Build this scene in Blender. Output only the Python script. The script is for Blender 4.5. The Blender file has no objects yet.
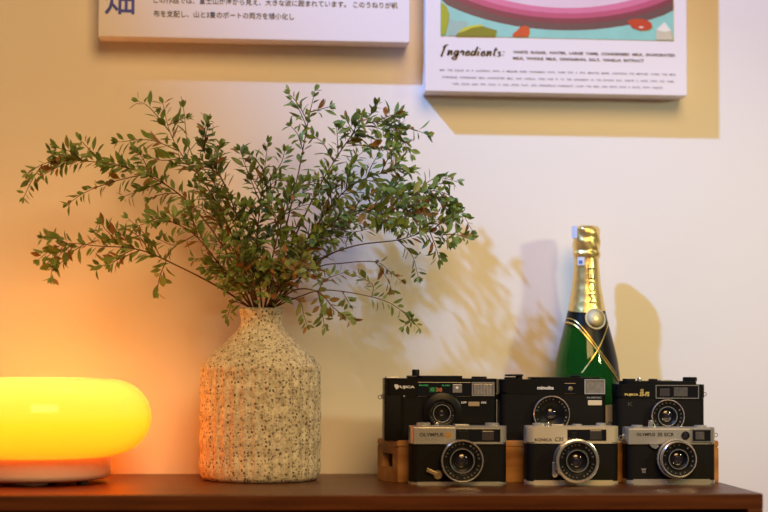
import bpy, bmesh, math, random
from mathutils import Vector, Matrix

SC = bpy.context.scene
COL = SC.collection
R = math.radians
random.seed(7)

# ------------------------------------------------------------------ camera
TOP = 0.75                                   # height of the sideboard top
CAM = Vector((0.0, -2.34, 0.912))
YAW, PIT, ROLL, FPX = 5.2, 3.14, 0.3, 1750.0
y_, p_, r_ = R(YAW), R(PIT), R(ROLL)
FW = Vector((math.sin(y_)*math.cos(p_), math.cos(y_)*math.cos(p_), math.sin(p_)))
RT0 = Vector((math.cos(y_), -math.sin(y_), 0)); UP0 = RT0.cross(FW)
RT = RT0*math.cos(r_) + UP0*math.sin(r_)
UP = UP0*math.cos(r_) - RT0*math.sin(r_)
cd = bpy.data.cameras.new('camera'); cam = bpy.data.objects.new('camera', cd); COL.objects.link(cam)
cam.matrix_world = Matrix(((RT.x, UP.x, -FW.x, CAM.x), (RT.y, UP.y, -FW.y, CAM.y), (RT.z, UP.z, -FW.z, CAM.z), (0, 0, 0, 1)))
cd.sensor_width = 36; cd.lens = 36*FPX/768
cd.clip_start = .05; cd.clip_end = 30
cd.dof.use_dof = True; cd.dof.focus_distance = 2.19; cd.dof.aperture_fstop = 2.1
SC.camera = cam

# ------------------------------------------------------------------ light
SC.view_settings.view_transform = 'Standard'; SC.view_settings.look = 'None'
SC.view_settings.exposure = 0.07; SC.view_settings.gamma = 1.0
SC.view_settings.use_curve_mapping = False
w = bpy.data.worlds.new('room_light'); SC.world = w; w.use_nodes = True
wb = w.node_tree.nodes['Background']
wb.inputs[0].default_value = (1.0, .78, .55, 1); wb.inputs[1].default_value = 0.07

def lamp(name, kind, loc, target, energy, color, **kw):
    d = bpy.data.lights.new(name, kind); d.energy = energy; d.color = color
    for k, v in kw.items(): setattr(d, k, v)
    o = bpy.data.objects.new(name, d); COL.objects.link(o); o.location = loc
    o.rotation_euler = (Vector(target)-Vector(loc)).to_track_quat('-Z', 'Y').to_euler()
    return o
lamp('ceiling_spot_cool', 'SPOT', (-1.13, -1.28, 2.91), (.65, 0, 1.34), 390, (.23, .47, 1.0), shadow_soft_size=.036, spot_size=R(32), spot_blend=1.0)
lamp('side_spot', 'SPOT', (1.43, -1.26, 1.41), (.52, 0, .95), 25, (.94, 1.0, .62), shadow_soft_size=.06, spot_size=R(36), spot_blend=1.0)
lamp('room_light_warm', 'AREA', (.6, -3.2, 3.0), (.2, 0, 1), 86, (1.0, .60, .23), size=1.6)

# ------------------------------------------------------------------ helpers
def P(px, py, Y):                            # point of the photograph on the plane y = Y
    d = FW + RT*((px-384)/FPX) - UP*((py-256)/FPX)
    return CAM + d*((Y-CAM.y)/d.y)

def link(name, me, mat=None, parent=None, smooth=True, loc=None):
    o = bpy.data.objects.new(name, me); COL.objects.link(o)
    if mat is not None and len(me.materials) == 0: me.materials.append(mat)
    if parent is not None: o.parent = parent
    if loc is not None: o.location = loc
    if smooth:
        for p in me.polygons: p.use_smooth = True
    return o
def obj(name, bm, mat, parent=None, smooth=False, loc=None, sharp=None):
    bmesh.ops.recalc_face_normals(bm, faces=bm.faces) if len(bm.faces) else None
    me = bpy.data.meshes.new(name); bm.to_mesh(me); bm.free()
    o = link(name, me, mat, parent, smooth, loc)
    if smooth:
        me.set_sharp_from_angle(angle=R(sharp or 35))
    return o
def raw(name, bm, mat, parent=None, smooth=False):    # normals kept as built
    me = bpy.data.meshes.new(name); bm.to_mesh(me); bm.free()
    return link(name, me, mat, parent, smooth)
def empty(name, loc):
    o = bpy.data.objects.new(name, None); COL.objects.link(o); o.location = loc
    o.empty_display_size = .02; return o
def tag(o, label, cat, group=None, kind=None):
    o['label'] = label; o['category'] = cat
    if group: o['group'] = group
    if kind: o['kind'] = kind
    return o
def struct(o): o['kind'] = 'structure'; return o
def box(bm, x0, x1, y0, y1, z0, z1, bev=0, seg=2):
    m = bmesh.new(); bmesh.ops.create_cube(m, size=1)
    for v in m.verts: v.co = Vector(((x0+x1)/2+v.co.x*(x1-x0), (y0+y1)/2+v.co.y*(y1-y0), (z0+z1)/2+v.co.z*(z1-z0)))
    if bev: bmesh.ops.bevel(m, geom=m.edges[:], offset=bev, segments=seg, profile=.5, affect='EDGES')
    merge(bm, m)
def merge(bm, m, M=None):
    if M is not None: m.transform(M)
    t = bpy.data.meshes.new('tmp'); m.to_mesh(t); m.free(); bm.from_mesh(t); bpy.data.meshes.remove(t)
def BX(*a, **k):
    bm = bmesh.new(); box(bm, *a, **k); return bm
def lathe(prof, n=64, M=None, rfun=None):    # prof: (radius, z) list, around z
    bm = bmesh.new(); rows = []
    for r, z in prof:
        if r < 1e-6: rows.append([bm.verts.new((0, 0, z))])
        else:
            row = []
            for i in range(n):
                a = 2*math.pi*i/n
                rr = rfun(r, z, a) if rfun else r
                row.append(bm.verts.new((rr*math.cos(a), rr*math.sin(a), z)))
            rows.append(row)
    for a, b in zip(rows, rows[1:]):
        for i in range(n):
            j = (i+1) % n
            if len(a) == 1 and len(b) == 1: continue
            if len(a) == 1: bm.faces.new((a[0], b[i], b[j]))
            elif len(b) == 1: bm.faces.new((a[i], a[j], b[0]))
            else: bm.faces.new((a[i], a[j], b[j], b[i]))
    if M is not None: bm.transform(M)
    return bm
FRONT = Matrix.Rotation(R(90), 4, 'X')       # +z of a lathe -> -y (towards the room)
def flathe(prof, cx, cz, y, n=48):           # prof (radius, forward distance) on a lens axis
    return lathe(prof, n, Matrix.Translation((cx, y, cz)) @ FRONT)
def tube(pts, rad, n=6):
    bm = bmesh.new(); rows = []; up = Vector((0, 0, 1))
    for i, p in enumerate(pts):
        t = (pts[min(i+1, len(pts)-1)]-pts[max(i-1, 0)]).normalized()
        a = t.cross(up)
        if a.length < 1e-3: a = t.cross(Vector((1, 0, 0)))
        a.normalize(); b = t.cross(a)
        r = rad[i] if isinstance(rad, (list, tuple)) else rad
        rows.append([bm.verts.new(p+a*(r*math.cos(2*math.pi*k/n))+b*(r*math.sin(2*math.pi*k/n))) for k in range(n)])
    for q, s in zip(rows, rows[1:]):
        for k in range(n): bm.faces.new((q[k], q[(k+1) % n], s[(k+1) % n], s[k]))
    bm.faces.new(rows[0][::-1]); bm.faces.new(rows[-1])
    return bm
def prism(poly, y0, y1):                     # outline in (x, z) given depth
    bm = bmesh.new()
    f = [bm.verts.new((x, y0, z)) for x, z in poly]; b = [bm.verts.new((x, y1, z)) for x, z in poly]
    bm.faces.new(f); bm.faces.new(b[::-1]); n = len(poly)
    for i in range(n): bm.faces.new((f[i], b[i], b[(i+1) % n], f[(i+1) % n]))
    return bm
def catmull(pts, n=6):
    out = []; q = [pts[0]*2-pts[1]]+pts+[pts[-1]*2-pts[-2]]
    for i in range(1, len(q)-2):
        a, b, c, d = q[i-1], q[i], q[i+1], q[i+2]
        for k in range(n):
            t = k/n
            out.append(.5*((2*b)+(c-a)*t+(2*a-5*b+4*c-d)*t*t+(3*b-a-3*c+d)*t**3))
    out.append(pts[-1]); return out

# ------------------------------------------------------------------ materials
def new_mat(name):
    m = bpy.data.materials.new(name); m.use_nodes = True
    return m, m.node_tree, m.node_tree.nodes['Principled BSDF']
def plain(name, col, rough=.5, metal=0, noise=0, scale=60, bump=0, coat=0, spec=.5):
    m, nt, b = new_mat(name); N = nt.nodes; L = nt.links
    b.inputs['Base Color'].default_value = (*col, 1); b.inputs['Roughness'].default_value = rough
    b.inputs['Metallic'].default_value = metal; b.inputs['Coat Weight'].default_value = coat
    b.inputs['Specular IOR Level'].default_value = spec
    if noise or bump:
        tc = N.new('ShaderNodeTexCoord'); nz = N.new('ShaderNodeTexNoise'); nz.inputs['Scale'].default_value = scale
        nz.inputs['Detail'].default_value = 4; L.new(tc.outputs['Object'], nz.inputs['Vector'])
        if noise:
            mx = N.new('ShaderNodeMix'); mx.data_type = 'RGBA'
            mx.inputs[6].default_value = (*[c*(1-noise) for c in col], 1); mx.inputs[7].default_value = (*[min(1, c*(1+noise)) for c in col], 1)
            L.new(nz.outputs['Fac'], mx.inputs[0]); L.new(mx.outputs[2], b.inputs['Base Color'])
        if bump:
            bp = N.new('ShaderNodeBump'); bp.inputs['Strength'].default_value = bump; bp.inputs['Distance'].default_value = .001
            L.new(nz.outputs['Fac'], bp.inputs['Height']); L.new(bp.outputs['Normal'], b.inputs['Normal'])
    return m
def wood(name, c1, c2, scale, stretch, rough=.4, bump=.1, ring=6):
    m, nt, b = new_mat(name); N = nt.nodes; L = nt.links
    tc = N.new('ShaderNodeTexCoord'); mp = N.new('ShaderNodeMapping'); mp.inputs['Scale'].default_value = stretch
    L.new(tc.outputs['Object'], mp.inputs['Vector'])
    nz = N.new('ShaderNodeTexNoise'); nz.inputs['Scale'].default_value = scale; nz.inputs['Detail'].default_value = 8
    nz.inputs['Distortion'].default_value = .6; L.new(mp.outputs['Vector'], nz.inputs['Vector'])
    wv = N.new('ShaderNodeTexWave'); wv.bands_direction = 'Z'; wv.inputs['Scale'].default_value = ring
    wv.inputs['Distortion'].default_value = 9; wv.inputs['Detail'].default_value = 3; L.new(mp.outputs['Vector'], wv.inputs['Vector'])
    ad = N.new('ShaderNodeMath'); ad.operation = 'MULTIPLY_ADD'; ad.inputs[1].default_value = .35
    L.new(wv.outputs['Fac'], ad.inputs[0]); L.new(nz.outputs['Fac'], ad.inputs[2])
    rp = N.new('ShaderNodeValToRGB'); rp.color_ramp.elements[0].position = .3; rp.color_ramp.elements[0].color = (*c1, 1)
    rp.color_ramp.elements[1].position = .95; rp.color_ramp.elements[1].color = (*c2, 1)
    L.new(ad.outputs[0], rp.inputs['Fac']); L.new(rp.outputs['Color'], b.inputs['Base Color'])
    b.inputs['Roughness'].default_value = rough; b.inputs['Specular IOR Level'].default_value = .3
    bp = N.new('ShaderNodeBump'); bp.inputs['Strength'].default_value = bump; bp.inputs['Distance'].default_value = .001
    L.new(nz.outputs['Fac'], bp.inputs['Height']); L.new(bp.outputs['Normal'], b.inputs['Normal'])
    return m

M_wall = plain('wall_paint', (.83, .80, .76), .75, noise=.015, scale=3, bump=.05)
M_floor = wood('floor_wood', (.16, .09, .05), (.3, .18, .1), 3, (1, 8, 8))
M_walnut = wood('walnut', (.066, .016, .004), (.135, .040, .010), 9, (1.2, 14, 14), rough=.38, ring=2)
M_crate = wood('crate_wood', (.26, .10, .025), (.56, .28, .09), 6, (2, 9, 9), rough=.4, ring=1.2, bump=.15)
M_crate_in = plain('crate_inside', (.05, .025, .012), .8, noise=.3, scale=80)
M_black = plain('black_metal', (.006, .006, .006), .34, noise=.2, scale=200, spec=.22)
M_leather = plain('black_leatherette', (.007, .006, .0055), .6, noise=.3, scale=900, bump=.6, spec=.15)
M_plastic = plain('black_plastic', (.006, .006, .006), .5, noise=.1, scale=300, spec=.2)
M_chrome = plain('chrome', (.92, .90, .86), .20, .9, noise=.04, scale=100)
M_satin = plain('satin_silver', (.50, .48, .44), .36, .65, noise=.05, scale=300)
M_satin2 = plain('warm_satin_silver', (.72, .64, .48), .40, .55, noise=.05, scale=300)
M_brass = plain('tarnished_brass', (.62, .50, .30), .35, 1, noise=.15, scale=300)
M_gold_ink = plain('gold_ink', (.75, .55, .16), .4)
M_white_ink = plain('white_ink', (.75, .75, .72), .5)
M_grey_ink = plain('grey_ink', (.35, .35, .34), .5)
M_ring_ink = plain('worn_white_ink', (.20, .19, .17), .5)
M_black_ink = plain('black_ink', (.02, .02, .022), .5)
M_green_ink = plain('green_ink', (.03, .50, .14), .5)
M_red_ink = plain('red_ink', (.5, .16, .05), .5)
M_beige = plain('beige_plastic', (.70, .60, .42), .5)
M_window = plain('dark_window_glass', (.008, .008, .010), .08, coat=.5)
M_lens = plain('coated_lens_glass', (.010, .006, .016), .06, coat=1)
M_lens_in = plain('inner_lens_glass', (.020, .018, .032), .12, coat=.8)
M_finder = plain('finder_glass', (.10, .09, .075), .12, coat=.6, noise=.5, scale=160)
M_flash = plain('flash_reflector', (.40, .37, .32), .22, .5, noise=.45, scale=260, coat=.5)
M_greenlens = plain('green_glass_patch', (.02, .10, .03), .15, coat=.5)
M_stem = plain('stem_bark', (.12, .055, .03), .6, noise=.3, scale=200)
M_stem_green = plain('green_stem', (.22, .25, .08), .6, noise=.2, scale=200)
M_canvas = plain('panel_white', (.84, .80, .83), .55, noise=.01, scale=20)
M_lampbase = plain('lamp_base_white', (.80, .77, .74), .35, noise=.01)
M_rubber = plain('black_rubber', (.015, .015, .015), .7, noise=.1)
M_cord = plain('white_cord', (.8, .78, .74), .4, noise=.02)

def leaf_mat():
    m, nt, b = new_mat('leaf'); N = nt.nodes; L = nt.links
    at = N.new('ShaderNodeAttribute'); at.attribute_name = 'tone'
    rp = N.new('ShaderNodeValToRGB'); cr = rp.color_ramp; cr.interpolation = 'LINEAR'
    cr.elements[0].position = 0; cr.elements[0].color = (.13, .18, .04, 1)
    cr.elements[1].position = 1; cr.elements[1].color = (.42, .20, .05, 1)
    for p, c in ((.3, (.19, .29, .055)), (.55, (.26, .38, .13)), (.78, (.34, .32, .07)), (.9, (.28, .14, .04))):
        e = cr.elements.new(p); e.color = (*c, 1)
    L.new(at.outputs['Fac'], rp.inputs['Fac']); L.new(rp.outputs['Color'], b.inputs['Base Color'])
    b.inputs['Roughness'].default_value = .42; b.inputs['Specular IOR Level'].default_value = .35
    tr = N.new('ShaderNodeBsdfTranslucent'); L.new(rp.outputs['Color'], tr.inputs['Color'])
    mx = N.new('ShaderNodeMixShader'); mx.inputs[0].default_value = .25
    L.new(b.outputs[0], mx.inputs[1]); L.new(tr.outputs[0], mx.inputs[2])
    L.new(mx.outputs[0], N['Material Output'].inputs['Surface'])
    return m
M_leaf = leaf_mat()

def vase_mat():
    m, nt, b = new_mat('speckled_ceramic'); N = nt.nodes; L = nt.links
    tc = N.new('ShaderNodeTexCoord')
    def pits(scale, lo, hi, zs=1.0, rnd=.75):
        mp = N.new('ShaderNodeMapping'); mp.inputs['Scale'].default_value = (1, 1, zs); L.new(tc.outputs['Object'], mp.inputs['Vector'])
        nz = N.new('ShaderNodeTexNoise'); nz.inputs['Scale'].default_value = 220; L.new(tc.outputs['Object'], nz.inputs['Vector'])
        sc = N.new('ShaderNodeVectorMath'); sc.operation = 'SCALE'; sc.inputs['Scale'].default_value = .0035
        L.new(nz.outputs['Color'], sc.inputs[0])
        ad = N.new('ShaderNodeVectorMath'); L.new(mp.outputs['Vector'], ad.inputs[0]); L.new(sc.outputs[0], ad.inputs[1])
        v = N.new('ShaderNodeTexVoronoi'); v.inputs['Scale'].default_value = scale; v.inputs['Randomness'].default_value = rnd
        L.new(ad.outputs[0], v.inputs['Vector'])
        r = N.new('ShaderNodeMapRange'); r.inputs[1].default_value = lo; r.inputs[2].default_value = hi
        r.inputs[3].default_value = 1; r.inputs[4].default_value = 0; L.new(v.outputs['Distance'], r.inputs[0])
        # each pit has its own strength
        sp = N.new('ShaderNodeSeparateColor'); L.new(v.outputs['Color'], sp.inputs[0])
        k = N.new('ShaderNodeMath'); k.operation = 'MULTIPLY'; L.new(r.outputs[0], k.inputs[0])
        pw = N.new('ShaderNodeMath'); pw.operation = 'POWER'; pw.inputs[1].default_value = .45; L.new(sp.outputs[0], pw.inputs[0]); L.new(pw.outputs[0], k.inputs[1])
        return k.outputs[0]
    a = pits(235, .20, .40, .9); c = pits(430, .18, .42)
    # long brown streaks where the pits run together
    n2 = N.new('ShaderNodeTexNoise'); n2.inputs['Scale'].default_value = 42; n2.inputs['Detail'].default_value = 6; n2.inputs['Roughness'].default_value = .7
    mp2 = N.new('ShaderNodeMapping'); mp2.inputs['Scale'].default_value = (1.2, 1.2, .6); L.new(tc.outputs['Object'], mp2.inputs['Vector']); L.new(mp2.outputs[0], n2.inputs['Vector'])
    r2 = N.new('ShaderNodeMapRange'); r2.inputs[1].default_value = .64; r2.inputs[2].default_value = .70; L.new(n2.outputs['Fac'], r2.inputs[0])
    m1 = N.new('ShaderNodeMath'); m1.operation = 'MAXIMUM'; L.new(a, m1.inputs[0])
    k2 = N.new('ShaderNodeMath'); k2.operation = 'MULTIPLY'; k2.inputs[1].default_value = .55; L.new(c, k2.inputs[0]); L.new(k2.outputs[0], m1.inputs[1])
    k3 = N.new('ShaderNodeMath'); k3.operation = 'MULTIPLY'; k3.inputs[1].default_value = .8; L.new(r2.outputs[0], k3.inputs[0])
    m2 = N.new('ShaderNodeMath'); m2.operation = 'MAXIMUM'; L.new(m1.outputs[0], m2.inputs[0]); L.new(k3.outputs[0], m2.inputs[1])
    base = N.new('ShaderNodeValToRGB'); base.color_ramp.elements[0].color = (.62, .56, .42, 1); base.color_ramp.elements[1].color = (.90, .85, .70, 1)
    n3 = N.new('ShaderNodeTexNoise'); n3.inputs['Scale'].default_value = 120; n3.inputs['Detail'].default_value = 5; L.new(tc.outputs['Object'], n3.inputs['Vector'])
    base.color_ramp.elements[0].position = .35; base.color_ramp.elements[1].position = .6
    L.new(n3.outputs['Fac'], base.inputs['Fac'])
    mx = N.new('ShaderNodeMix'); mx.data_type = 'RGBA'; mx.inputs[7].default_value = (.085, .045, .018, 1)
    L.new(m2.outputs[0], mx.inputs[0]); L.new(base.outputs['Color'], mx.inputs[6]); L.new(mx.outputs[2], b.inputs['Base Color'])
    b.inputs['Roughness'].default_value = .6
    bp = N.new('ShaderNodeBump'); bp.inputs['Strength'].default_value = .9; bp.inputs['Distance'].default_value = .0014; bp.invert = True
    L.new(m2.outputs[0], bp.inputs['Height']); L.new(bp.outputs['Normal'], b.inputs['Normal'])
    return m
M_vase = vase_mat()

def shade_mat():                             # opal amber glass; glow comes from its own emission and a ring inside
    m, nt, b = new_mat('amber_opal_glass'); N = nt.nodes; L = nt.links
    tr = N.new('ShaderNodeBsdfTranslucent'); tr.inputs['Color'].default_value = (.55, .48, .12, 1)
    em = N.new('ShaderNodeEmission'); em.inputs['Color'].default_value = (1.0, .13, .003, 1); em.inputs['Strength'].default_value = 2.6
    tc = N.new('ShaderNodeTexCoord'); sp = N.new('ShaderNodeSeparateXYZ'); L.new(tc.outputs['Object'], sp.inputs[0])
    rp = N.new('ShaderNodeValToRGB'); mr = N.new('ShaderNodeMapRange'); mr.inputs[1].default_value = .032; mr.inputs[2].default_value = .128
    L.new(sp.outputs[2], mr.inputs[0]); L.new(mr.outputs[0], rp.inputs['Fac'])      # glow gradient painted into the tint, orange below to yellow above
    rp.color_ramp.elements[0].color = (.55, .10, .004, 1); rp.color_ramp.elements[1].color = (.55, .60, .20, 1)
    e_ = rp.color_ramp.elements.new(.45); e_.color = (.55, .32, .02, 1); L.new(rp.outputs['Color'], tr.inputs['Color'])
    ad = N.new('ShaderNodeAddShader'); L.new(tr.outputs[0], ad.inputs[0]); L.new(em.outputs[0], ad.inputs[1])
    gl = N.new('ShaderNodeBsdfGlossy'); gl.inputs['Roughness'].default_value = .08; gl.inputs['Color'].default_value = (1, 1, 1, 1)
    fr = N.new('ShaderNodeFresnel'); fr.inputs['IOR'].default_value = 1.45
    mx = N.new('ShaderNodeMixShader'); L.new(fr.outputs[0], mx.inputs[0]); L.new(ad.outputs[0], mx.inputs[1]); L.new(gl.outputs[0], mx.inputs[2])
    L.new(mx.outputs[0], N['Material Output'].inputs['Surface'])
    return m
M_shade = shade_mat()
def glass_mat():
    m, nt, b = new_mat('green_bottle_glass')
    b.inputs['Base Color'].default_value = (.010, .125, .014, 1); b.inputs['Roughness'].default_value = .04
    b.inputs['Transmission Weight'].default_value = .80; b.inputs['IOR'].default_value = 1.45
    return m
M_glass = glass_mat()
def foil_mat():
    m, nt, b = new_mat('gold_foil'); N = nt.nodes; L = nt.links
    b.inputs['Base Color'].default_value = (.90, .70, .27, 1); b.inputs['Metallic'].default_value = .85; b.inputs['Roughness'].default_value = .33
    tc = N.new('ShaderNodeTexCoord'); v = N.new('ShaderNodeTexVoronoi'); v.inputs['Scale'].default_value = 110
    L.new(tc.outputs['Object'], v.inputs['Vector'])
    bp = N.new('ShaderNodeBump'); bp.inputs['Strength'].default_value = .25; bp.inputs['Distance'].default_value = .002
    L.new(v.outputs['Distance'], bp.inputs['Height']); L.new(bp.outputs['Normal'], b.inputs['Normal'])
    return m
M_foil = foil_mat()

# ------------------------------------------------------------------ lettering
_tc = {}
def text_mesh(s, weight=0.0):
    k = (s, weight)
    if k in _tc: return _tc[k]
    cu = bpy.data.curves.new('txt', 'FONT'); cu.body = s; cu.size = 1; cu.offset = weight; cu.resolution_u = 3
    o = bpy.data.objects.new('txt', cu); COL.objects.link(o)
    dg = bpy.context.evaluated_depsgraph_get(); dg.update()
    me = bpy.data.meshes.new_from_object(o.evaluated_get(dg))
    bpy.data.objects.remove(o); bpy.data.curves.remove(cu)
    _tc[k] = me; return me
def text_bm(s, M, weight=0.0, fit=None):     # fit=(w, h): scaled so the string is w wide and h high, from (0,0)
    bm = bmesh.new(); bm.from_mesh(text_mesh(s, weight))
    if fit:
        xs = [v.co.x for v in bm.verts]; ys = [v.co.y for v in bm.verts]
        x0, x1, y0, y1 = min(xs), max(xs), min(ys), max(ys)
        for v in bm.verts: v.co = Vector(((v.co.x-x0)/(x1-x0)*fit[0], (v.co.y-y0)/(y1-y0)*fit[1], 0))
    bm.transform(M); return bm
def text_front(bm, s, x, z, w, h, y, weight=0.0, shear=0.0):   # on a plane facing the room
    m = text_bm(s, Matrix.Identity(4), weight, (w, h))
    for v in m.verts: v.co = Vector((x+v.co.x+shear*v.co.y, y, z+v.co.y))
    merge(bm, m)
def ring_text(bm, s, cx, cz, y, rad, h, a0, a1):               # letters around a lens, clockwise from a0 to a1 degrees
    n = len(s)
    for i, ch in enumerate(s):
        if ch == ' ': continue
        a = R(a0+(a1-a0)*i/(n-1))
        m = text_bm(ch, Matrix.Identity(4), .02, (h*.75, h))
        for v in m.verts:
            u, q = v.co.x-h*.375, v.co.y-h/2
            rr = rad+q
            v.co = Vector((cx+math.sin(a)*rr+math.cos(a)*u, y, cz+math.cos(a)*rr-math.sin(a)*u))
        merge(bm, m)

# ================================================================== SETTING
bm = BX(-2.2, 3.2, 0, .12, 0, 3.2); struct(obj('wall_back', bm, M_wall))
bm = BX(-2.2, 3.2, -3.6, .12, -.1, 0); struct(obj('floor', bm, M_floor))
bm = BX(-2.2, 3.2, -.014, 0, 0, .09, bev=.002); struct(obj('baseboard_back', bm, M_canvas))

# sideboard
SX0, SX1, SY0, SY1 = -.95, .6256, -.343, -.004
side = tag(empty('sideboard', ((SX0+SX1)/2, (SY0+SY1)/2, 0)), 'long dark walnut sideboard carrying the lamp, vase and cameras against the wall', 'sideboard')
off = -side.location
def sb(name, bm, mat=M_walnut, par=None):
    bm.transform(Matrix.Translation(off)); return obj(name, bm, mat, par or side)
sb('top_board', BX(SX0, SX1, SY0, SY1, TOP-.018, TOP, bev=.0012))
for x0 in (SX0, SX1-.018): sb('side_panel', BX(x0, x0+.018, SY0+.001, SY1, .20, TOP-.018, bev=.001))
sb('bottom_board', BX(SX0+.018, SX1-.018, SY0+.001, SY1, .20, .218, bev=.001))
sb('back_panel', BX(SX0+.018, SX1-.018, SY1-.008, SY1, .218, TOP-.018))
nd = 3; wd = (SX1-SX0-.036)/nd
for i in range(nd):
    a = SX0+.018+i*wd+.003; b_ = a+wd-.006
    for z0, z1 in ((.223, .47), (.476, TOP-.030)):
        d = sb('drawer', BX(a, b_, SY0+.016, SY1-.02, z0, z1, bev=.0015))
        sb('handle', BX((a+b_)/2-.05, (a+b_)/2+.05, SY0+.008, SY0+.016, z1-.05, z1-.042, bev=.001), M_black, d)
for x in (SX0+.05, SX1-.05):
    for y in (SY0+.04, SY1-.04):
        sb('leg', lathe([(0, 0), (.011, 0), (.018, .2), (0, .2)], 20, Matrix.Translation((x, y, 0))))

# ================================================================== WALL PANELS
PD = .040; YP = -PD-.0006
def wall_panel(name, x0, x1, z0, z1):
    root = empty(name, ((x0+x1)/2, 0, z0))
    bm = BX(x0-root.location.x, x1-root.location.x, -PD, -.0005, 0, z1-z0, bev=.0012, seg=2)
    obj('panel', bm, M_canvas, root)
    return root
def flat(root, name, polys, mat, y):         # a printed shape on the panel, from points of the plane
    bm = bmesh.new()
    for poly in polys:
        if isinstance(poly, bmesh.types.BMesh): merge(bm, poly); continue
        bm.faces.new([bm.verts.new((x, y, z)) for x, z in poly])
    bm.transform(Matrix.Translation(-root.location))
    for f in bm.faces:
        f.normal_update()
        if f.normal.y > 0: f.normal_flip()
    return raw(name, bm, mat, root)
def pz(px, py, Y=YP): q = P(px, py, Y); return (q.x, q.z)

# left: exhibition text panel
a = pz(98, 36); b_ = pz(410, 43)
left = wall_panel('text_panel', a[0], b_[0], (a[1]+b_[1])/2, (a[1]+b_[1])/2+.60)
tag(left, 'white wall panel with Japanese text hung above the branches', 'wall panel')
blue = plain('blue_ink', (.05, .07, .42), .5)
dark = plain('charcoal_ink', (.06, .06, .07), .5)
S = 1.335e-3*.983
ZL = left.location.z
bm = bmesh.new(); x, z = pz(104.6, 14.3); text_front(bm, '畑', x, z, 29.5*S, 30*S, YP, .012)
x2, z2 = pz(104.6, -19); text_front(bm, '田', x2, z2, 29*S, 28*S, YP, .012)
flat(left, 'heading', [bm], blue, 0)
bm = bmesh.new()
for s, xa, xb, ya, yb in (('この作品では、富士山が海から見え、大きな波に囲まれています。 このうねりが帆', 153.5, 397.5, -.5, 6),
                          ('布を支配し、山と3隻のボートの両方を矮小化し', 153.5, 294, 11.8, 18.4)):
    x, z = pz(xa, yb-.8); xr, zr = pz(xb, yb+.4); text_front(bm, s, x, (z+zr)/2, xr-x, (yb-ya)*S, YP, .006)
for k in range(1, 4):
    x, z = pz(153.5, 6-13*k); text_front(bm, ['大きな波が船を飲み込もうとする瞬間を描いた版画で', '藍色の濃淡だけで海の深さと空の広がりを表しています', '遠くに見える山は小さく静かに座っています'][k-1], x, z, .29, 6.5*S, YP, .006)
flat(left, 'body_text', [bm], dark, 0)

# right: recipe print
a = pz(425.5, 91); b_ = pz(687.5, 96)
right = wall_panel('recipe_print', a[0], b_[0], (a[1]+b_[1])/2, (a[1]+b_[1])/2+.50)
tag(right, 'white recipe print with a pink bowl picture hung above the bottle', 'wall panel')
def flatm(name, pts, col, lay, par=right, rough=.35):
    m = plain(name+'_print', col, rough, noise=.12, scale=45)
    return flat(par, name, [pts], m, YP-.00012*lay)
xl, zb = pz(440.5, 36.3); xr, _ = pz(673.5, 40.3); zb = (zb+pz(673.5, 40.3)[1])/2
xr0, zr0 = xr, zb
flatm('teal_table', [(xl, zb), (xr, zb), (xr, zb+.36), (xl, zb+.36)], (.25, .62, .56), 1)
ccx, _ = pz(562, 30)
def bowl(zbot_px, aw, bh, n=64):
    _, z0 = pz(562, zbot_px)
    pts = []
    for i in range(n):
        t = 2*math.pi*i/n; x = ccx+aw*S*math.cos(t); z = z0+bh*S+bh*S*math.sin(t)
        pts.append((min(max(x, xl), xr), min(z, zb+.36)))
    out = []
    for q in pts:
        if not out or (abs(q[0]-out[-1][0]) > 1e-6 or abs(q[1]-out[-1][1]) > 1e-6): out.append(q)
    return out
flatm('bowl_shadow', bowl(30.3, 168, 80), (.115, .055, .075), 2)  # dark ellipse: the shadow under the bowl, painted into the print
flatm('bowl_side_dark', bowl(23.5, 160, 78), (.20, .025, .07), 3)
flatm('bowl_side', bowl(18.5, 158, 78), (.50, .07, .19), 4)
flatm('bowl_rim', bowl(13.5, 152, 76), (.66, .17, .34), 5)
flatm('bowl_inside', bowl(8.0, 142, 72), (.74, .58, .68), 6)
flatm('milk', bowl(-6, 110, 52), (.85, .75, .70), 7)
def pp(*q): return [pz(x, y) for x, y in q]
flatm('lime_slice', pp((440.7, 35.8), (440.7, 2), (446, 6), (449, 14), (447.5, 25), (445.5, 34)), (.34, .40, .03), 7)
flatm('glass_edge', pp((448, 35.8), (449, 18), (455, 21), (466, 21), (468, 24), (460, 33), (455, 36)), (.30, .50, .45), 2.5)
flatm('leaf_print', pp((455, 36.2), (462, 29), (471, 26.5), (480, 25.5), (488, 28), (497, 30.5), (495, 36.6)), (.20, .22, .02), 8)
flatm('leaf_edge', pp((458, 33), (463, 28.3), (471, 25.6), (481, 24.6), (484, 26), (472, 28), (464, 31.5)), (.55, .58, .05), 9)
flatm('red_berry', pp((512, 36.6), (513, 33.5), (517, 30.5), (520, 27), (525, 25.5), (529, 27.5), (529.5, 32), (528, 36.9)), (.58, .07, .025), 8)
flatm('red_drop', pp((627, 22), (630, 19.6), (638, 18.8), (646, 19.6), (651, 23), (652, 27.5), (648, 30.2), (640, 30.6), (632, 28)), (.50, .035, .02), 8)
flatm('drop_highlight', pp((638, 27.2), (641, 26.2), (644, 27.2), (641, 28.8)), (.85, .55, .5), 9)
flatm('sugar_cube', pp((656, 39.8), (656, 30), (664.5, 32), (671, 31), (673, 40.1)), (.60, .56, .42), 8)
flatm('sugar_cube_top', pp((656, 30), (664.3, 22), (671, 31), (664.5, 32)), (.80, .80, .72), 9)
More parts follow.
